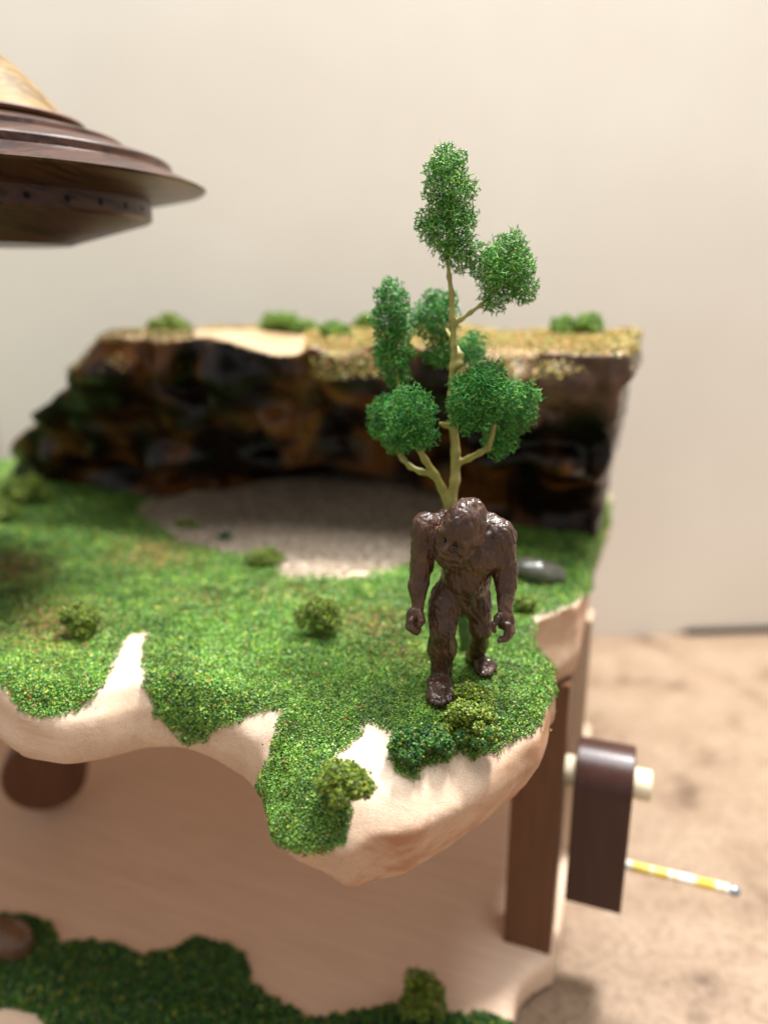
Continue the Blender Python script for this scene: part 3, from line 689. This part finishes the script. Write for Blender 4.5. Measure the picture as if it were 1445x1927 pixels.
V, F = Fd.mesh(); V = V+.012*vnoise(V*5, 3)[:, None]*vnormals(V, F); put('trunk', V, F, M['trunk'], tree)

def nz_rows(a): return a/np.maximum(np.linalg.norm(a, axis=1, keepdims=True), 1e-9)
def foam(name, blobs, spacing, rs, pal, parent, stray=.12):
    """reticulated foam: nodes in the blob volume joined to near neighbours by thin struts"""
    pts = []; sat = []
    for (c, r) in blobs:
        c = np.array(c); r = np.array(r)
        for _ in range(11):
            dv = rng.normal(size=3); dv /= np.linalg.norm(dv); q_ = rng.uniform(.22, .42)
            sat.append((c+dv*r*(1.02-q_*.35), np.full(3, r.mean()*q_)))
    blobs = [(np.array(c), np.array(r)*.86) for c, r in blobs]+sat
    for (c, r) in blobs:
        c = np.array(c); r = np.array(r); vol = 4.19*r.prod(); n = int(vol/spacing**3*1.15)
        p = rng.normal(size=(n, 3)); p /= np.linalg.norm(p, axis=1, keepdims=True)
        u = rng.random(n)**(1/2.6)
        lump = 1+.75*fbm(p*2.4+c*2.3, 3, 51)+.10*rng.random(n)
        pts.append(c+p*(u*lump)[:, None]*r)
        ns = int(n*stray); ps = rng.normal(size=(ns, 3)); ps /= np.linalg.norm(ps, axis=1, keepdims=True)
        pts.append(c+ps*r*rng.uniform(1.0, 1.30, (ns, 1)))
    pts = np.concatenate(pts)
    # thin out to a minimum distance
    kd = kdtree.KDTree(len(pts))
    for i, p in enumerate(pts): kd.insert(p, i)
    kd.balance(); alive = np.ones(len(pts), bool)
    for i, p in enumerate(pts):
        if alive[i]:
            for (_, j, dd) in kd.find_range(p, spacing*.62):
                if j > i: alive[j] = False
    pts = pts[alive]
    kd = kdtree.KDTree(len(pts))
    for i, p in enumerate(pts): kd.insert(p, i)
    kd.balance(); deg = np.zeros(len(pts), int); E_ = []
    seen = set()
    for i in rng.permutation(len(pts)):
        for (_, j, dd) in kd.find_n(pts[i], 6)[1:]:
            if deg[i] >= 3: break
            if dd < spacing*1.9 and deg[j] < 4 and (min(i, j), max(i, j)) not in seen:
                seen.add((min(i, j), max(i, j))); E_.append((i, j)); deg[i] += 1; deg[j] += 1
    # free forked ends on the outside nodes
    E_ = np.array(E_); A, B = pts[E_[:, 0]], pts[E_[:, 1]]
    nrmd = np.min([np.linalg.norm((pts-np.array(c))/np.array(r), axis=1) for c, r in blobs], axis=0)
    outer = np.where(nrmd > .82)[0]
    lows = np.concatenate([np.where(deg <= 2)[0], outer]); ctr = np.mean([c for c, r in blobs], axis=0)
    dirs = rng.normal(size=(len(lows), 3))*.75 + nz_rows(pts[lows]-ctr); dirs /= np.linalg.norm(dirs, axis=1, keepdims=True)
    A = np.concatenate([A, pts[lows]]); B = np.concatenate([B, pts[lows]+dirs*spacing*rng.uniform(.4, 1.0, (len(lows), 1))*(1+1.3*(rng.random((len(lows), 1)) < .12))])
    n = len(A); D = B-A; ln = np.linalg.norm(D, axis=1, keepdims=True); D = D/np.maximum(ln, 1e-9)
    ref = np.where(np.abs(D[:, 2:3]) < .9, np.array([[0, 0, 1.]]), np.array([[1., 0, 0]]))
    e1 = np.cross(D, ref); e1 /= np.linalg.norm(e1, axis=1, keepdims=True); e2 = np.cross(D, e1)
    endw = np.full((n, 1), 1.25); endw[len(E_):] = .45
    rings = []
    for (t, sc_) in ((-.06, 1.25), (.5, .72), (1.06, endw)):
        for k in range(3):
            a = 2*math.pi*k/3; rings.append(A+(B-A)*t+(e1*math.cos(a)+e2*math.sin(a))*rs*sc_)
    V = np.stack(rings, 1).reshape(-1, 3)
    f0 = [(0, 1, 4, 3), (1, 2, 5, 4), (2, 0, 3, 5), (3, 4, 7, 6), (4, 5, 8, 7), (5, 3, 6, 8)]
    F = (np.array(f0)[None]+9*np.arange(n)[:, None, None]).reshape(-1, 4)
    cc = np.repeat(pick(pal, n), 9, 0)
    return put(name, V, F, M['foliage'], parent, smooth=True, attrs={'col': cc})
FOL = [(30, (.045, .23, .018)), (26, (.07, .28, .020)), (14, (.016, .11, .016)), (16, (.17, .40, .030)), (8, (.34, .52, .07))]
FOLT = [(30, (.025, .21, .028)), (26, (.042, .26, .030)), (14, (.010, .10, .022)), (14, (.13, .37, .030)), (7, (.28, .48, .07))]
def B(px, py, y, rx, rz, ry=None):
    p = P(px, py, y); k = proj(p[None])[2][0]/FPX
    return (p, (.93*rx*k, .93*(ry or rx)*k, .95*rz*k))
foam('foliage_clump', [B(844, 350, 22, 46, 72), B(846, 430, 22, 50, 58), B(800, 415, 21.9, 24, 26), B(868, 478, 22, 28, 32)], .084, .0135, FOL, tree)
foam('foliage_clump', [B(952, 508, 22, 56, 62), B(905, 490, 22, 26, 34), B(930, 562, 22, 30, 24), B(985, 545, 22, 28, 26)], .084, .0135, FOL, tree)
foam('foliage_clump', [B(735, 585, 23.2, 36, 60), B(737, 655, 23.2, 40, 52), B(746, 700, 23.2, 28, 32), B(758, 560, 23, 14, 20)], .082, .0145, FOLT, tree)
foam('foliage_clump', [B(822, 600, 24.2, 44, 52), B(830, 655, 24.2, 34, 36), B(885, 655, 24.2, 36, 32), B(780, 610, 24.2, 22, 24)], .088, .0150, FOLT, tree)
foam('foliage_clump', [B(772, 782, 21.5, 54, 54), B(795, 815, 21.4, 34, 34), B(722, 785, 22.6, 34, 44), B(752, 822, 21.8, 36, 30)], .082, .0140, FOLT, tree)
foam('foliage_clump', [B(912, 742, 21.2, 66, 52), B(880, 775, 21.3, 40, 36), B(972, 768, 22.0, 42, 50), B(940, 825, 21.9, 34, 40)], .082, .0140, FOLT, tree)

# ------------------------------------------------------------------ brown figurine
kf = .01452
def nz(v): v = np.array(v, float); return v/np.linalg.norm(v)
Fd = Field((.4, 16.9, 17.7), (4.9, 21.4, 24.4), .034)
def rc2(a, ra, b, rb, k=.12, cut=False): Fd.cone(P(*a), ra*kf, P(*b), rb*kf, k, cut)
def el(a, r, R=None, k=.14, cut=False): Fd.ell(P(*a), np.array(r)*kf, R, k, cut)
# trunk
rc2((872, 1118, 19.55), 44, (876, 1085, 19.35), 45, .2)
rc2((876, 1085, 19.35), 45, (882, 1035, 19.1), 50, .25)
el((884, 1015, 19.25), (72, 40, 40), None, .3)                      # shoulder girdle
el((858, 1050, 18.75), (30, 20, 24), None, .2); el((912, 1053, 18.75), (32, 20, 24), None, .2)   # chest
el((877, 1088, 19.0), (34, 22, 26), None, .2)                       # belly
el((866, 1132, 19.6), (46, 36, 26), None, .2)                       # pelvis
rc2((838, 983, 19.25), 27, (915, 990, 19.25), 30, .25)                # trapezius
# his right arm (left in the picture)
el((801, 995, 19.0), (30, 31, 35), None, .15)
rc2((799, 1008, 19.0), 27, (793, 1068, 19.05), 23.5, .15)
el((793, 1035, 18.85), (16, 16, 26), None, .12)
rc2((792, 1066, 19.05), 22, (788, 1100, 18.95), 19.5, .12)
rc2((788, 1100, 18.95), 19.5, (786, 1142, 18.8), 13, .12)
el((781, 1160, 18.7), (17, 15, 21), [[.97, 0, .2], [0, 1, 0], [-.2, 0, .97]], .1)
for i, (dy, off) in enumerate(((-.02, 3), (.16, 0), (.34, -1), (.50, 2))):
    a = (771+off*.6, 1168, 18.52+dy); b_ = (771+off, 1181-i, 18.50+dy); c_ = (780+off, 1190-i*1.2, 18.48+dy); d_ = (787+off*.5, 1187-i, 18.50+dy)
    rc2(a, 7.5, b_, 7.2, .03); rc2(b_, 7.2, c_, 6.3, .03); rc2(c_, 6.3, d_, 5.4, .03)
rc2((790, 1156, 18.52), 7.5, (794, 1168, 18.42), 6.8, .05); rc2((794, 1168, 18.42), 6.8, (790, 1177, 18.4), 5.5, .03)
# his left arm
el((941, 1010, 19.0), (32, 32, 36), None, .15)
rc2((944, 1024, 19.0), 27, (951, 1078, 19.0), 24, .15)
el((946, 1048, 18.85), (17, 17, 26), None, .12)
rc2((952, 1078, 19.0), 22.5, (952, 1104, 18.85), 20, .12)
rc2((952, 1104, 18.85), 20, (948, 1146, 18.55), 14, .12)
el((951, 1167, 18.45), (18, 15, 20), [[.98, 0, -.2], [0, 1, 0], [.2, 0, .98]], .1)
for i, (dx, dy) in enumerate(((0, -.05), (3.5, .12), (5.5, .28), (5, .43))):
    a = (955+dx, 1177, 18.28+dy); b_ = (957+dx, 1190-i, 18.24+dy); c_ = (950+dx*.7, 1203-i*1.6, 18.2+dy); d_ = (939+dx*.7, 1206-i*1.6, 18.2+dy)
    rc2(a, 7.6, b_, 7.4, .03); rc2(b_, 7.4, c_, 6.6, .03); rc2(c_, 6.6, d_, 5.4, .03)
rc2((937, 1160, 18.3), 7.6, (929, 1174, 18.18), 6.8, .05); rc2((929, 1174, 18.18), 6.8, (930, 1187, 18.14), 5.4, .03)
# his right leg, stepping forward
zf = 18.12
a1 = G(829, 1318, zf)
rc2((840, 1120, 19.35), 33, (833, 1178, 18.95), 27, .18)
el((831, 1150, 19.05), (28, 24, 40), None, .15)
el((830, 1186, 18.82), (19, 15, 19), None, .12)
rc2((832, 1180, 18.95), 26, (832, 1222, 19.02), 26.5, .14)
el((832, 1214, 19.12), (28.5, 26, 36), None, .14)
rc2((832, 1222, 19.02), 25, (831, 1280, 18.95), 21, .12)
ank = P(831, 1282, 18.95)
Fd.cone(ank, 20*kf, G(831, 1300, zf+.18), 20*kf, .12)
heel = G(831, 1283, zf)+np.array([0, .1, .2]); ball = G(827, 1314, zf)+np.array([0, 0, .12])
Fd.cone(heel, .29, ball+np.array([.03, 0, 0]), .25, .15)
Fd.cone(ball+np.array([-.22, .02, 0]), .17, ball+np.array([.34, .02, .02]), .20, .15)
for i, (tx, ty, rr_) in enumerate(((806, 1318, .085), (814, 1324, .09), (823, 1328, .095), (835, 1329, .105), (849, 1325, .135))):
    t_e = G(tx, ty, zf)+np.array([0, 0, .06]); t_s = ball+np.array([(tx-827)*kf*.85, .05, .08])
    Fd.cone(t_s, rr_*1.05, t_e, rr_, .05)
    Fd.cone(t_s+np.array([0, .35, .18]), .07, t_s+np.array([0, 0, .07]), .085, .05)
# his left leg, behind
rc2((898, 1122, 19.6), 29, (905, 1180, 19.45), 23, .18)
el((902, 1150, 19.4), (24, 22, 38), None, .15)
el((904, 1184, 19.35), (16, 14, 17), None, .12)
rc2((905, 1182, 19.45), 22, (900, 1215, 19.9), 19, .14)
rc2((900, 1215, 19.9), 19, (893, 1240, 20.25), 15, .12)
hb = G(889, 1246, zf)+np.array([0, .1, .16]); bb = G(913, 1264, zf)+np.array([0, .05, .12])
Fd.cone(P(893, 1238, 20.3), 13*kf, hb, .2, .12); Fd.cone(hb, .2, bb, .19, .15)
Fd.cone(P(896, 1240, 20.2), .17, bb+np.array([0, .1, .12]), .14, .15)
Fd.cone(bb+np.array([-.18, -.02, 0]), .15, bb+np.array([.2, .05, 0]), .16, .12)
for i, (tx, ty, rr_) in enumerate(((899, 1270, .11), (908, 1275, .09), (917, 1275, .085), (925, 1272, .08), (931, 1266, .075))):
    t_e = G(tx, ty, zf)+np.array([0, .03, .06]); Fd.cone(bb+np.array([(tx-913)*kf*.8, -.02, .05]), rr_*1.05, t_e, rr_, .05)
# head
hc = P(868, 998, 18.40)
fw = nz((-.60, -.74, -.34)); upv = np.array([.20, -.36, .91]); upv = nz(upv-fw*(upv@fw)); rt = np.cross(fw, upv)
def H(a, b, c): return hc+rt*a+fw*b+upv*c        # right, forward, up (cm)
RH = [rt, fw, upv]
Fd.cone(P(880, 1020, 19.1), .52, H(0, -.12, -.1), .5, .25)
Fd.ell(H(0, -.08, .12), (.60, .68, .66), RH, .2)                      # skull
Fd.ell(H(0, -.22, .50), (.40, .46, .38), RH, .2)                     # crest
Fd.ell(H(0, .16, -.48), (.56, .50, .54), RH, .2)                     # jaw
Fd.ell(H(.02, .30, -.88), (.44, .34, .30), RH, .15)                    # chin and beard
Fd.ell(H(0, .52, -.50), (.30, .24, .22), RH, .12)                    # muzzle
Fd.cone(H(-.36, .46, .09), .14, H(.36, .46, .09), .14, .08)          # brow
Fd.cone(H(0, .52, .04), .085, H(0, .70, -.24), .115, .07)            # nose
Fd.ell(H(.09, .68, -.27), (.07, .07, .06), RH, .04); Fd.ell(H(-.09, .68, -.27), (.07, .07, .06), RH, .04)
Fd.ell(H(.34, .42, -.20), (.17, .17, .16), RH, .10); Fd.ell(H(-.34, .42, -.20), (.17, .17, .16), RH, .10)   # cheeks
for s1 in (-1, 1):
    Fd.ell(H(.18*s1, .66, -.07), (.075, .075, .045), RH, .05, True)     # sockets
    Fd.ell(H(.60*s1, -.05, -.05), (.07, .13, .17), RH, .06)           # ears
Fd.cone(H(0, .80, -.54), .03, H(.24, .66, -.66), .03, .04, True); Fd.cone(H(0, .80, -.54), .03, H(-.24, .66, -.66), .03, .04, True) # mouth
Fd.cone(H(-.12, .68, -.70), .06, H(.12, .68, -.70), .06, .06)        # lower lip
V, F = Fd.mesh(); Nn = vnormals(V, F)
fur = .045*fbm(V*np.array([3.4, 3.4, 2.4]), 3, 61)+.030*fbm(V*np.array([8, 8, 5]), 2, 67)+.014*fbm(V*np.array([15, 15, 10]), 1, 69)
str_ = np.abs(vnoise(np.column_stack([V[:, 0]*7+V[:, 2]*1.2, V[:, 1]*7, V[:, 2]*2.2]), 71)); fur = fur-.030*(1-np.clip(str_*3.2, 0, 1))
V = V+Nn*fur[:, None]
fig = empty('creature_figurine', np.array([a1[0]+.4, a1[1]+.8, 18.0]), 'glossy brown hairy ape-man figurine striding hunched at the ledge corner', 'figurine')
fbody = put('body', V, F, M['enamel'], fig)
sph = Field((-1.2,)*3, (1.2,)*3, .16); sph.ell((0, 0, 0), (1, 1, 1)); EV, EF = sph.mesh(); EV = EV/np.linalg.norm(EV, axis=1, keepdims=True)
for s1 in (-1, 1):
    put('eye', EV*.052+H(.175*s1, .588, -.068), EF, M['eye'], fbody)

for o in bpy.data.objects:
    if '_o' in o: del o['_o']
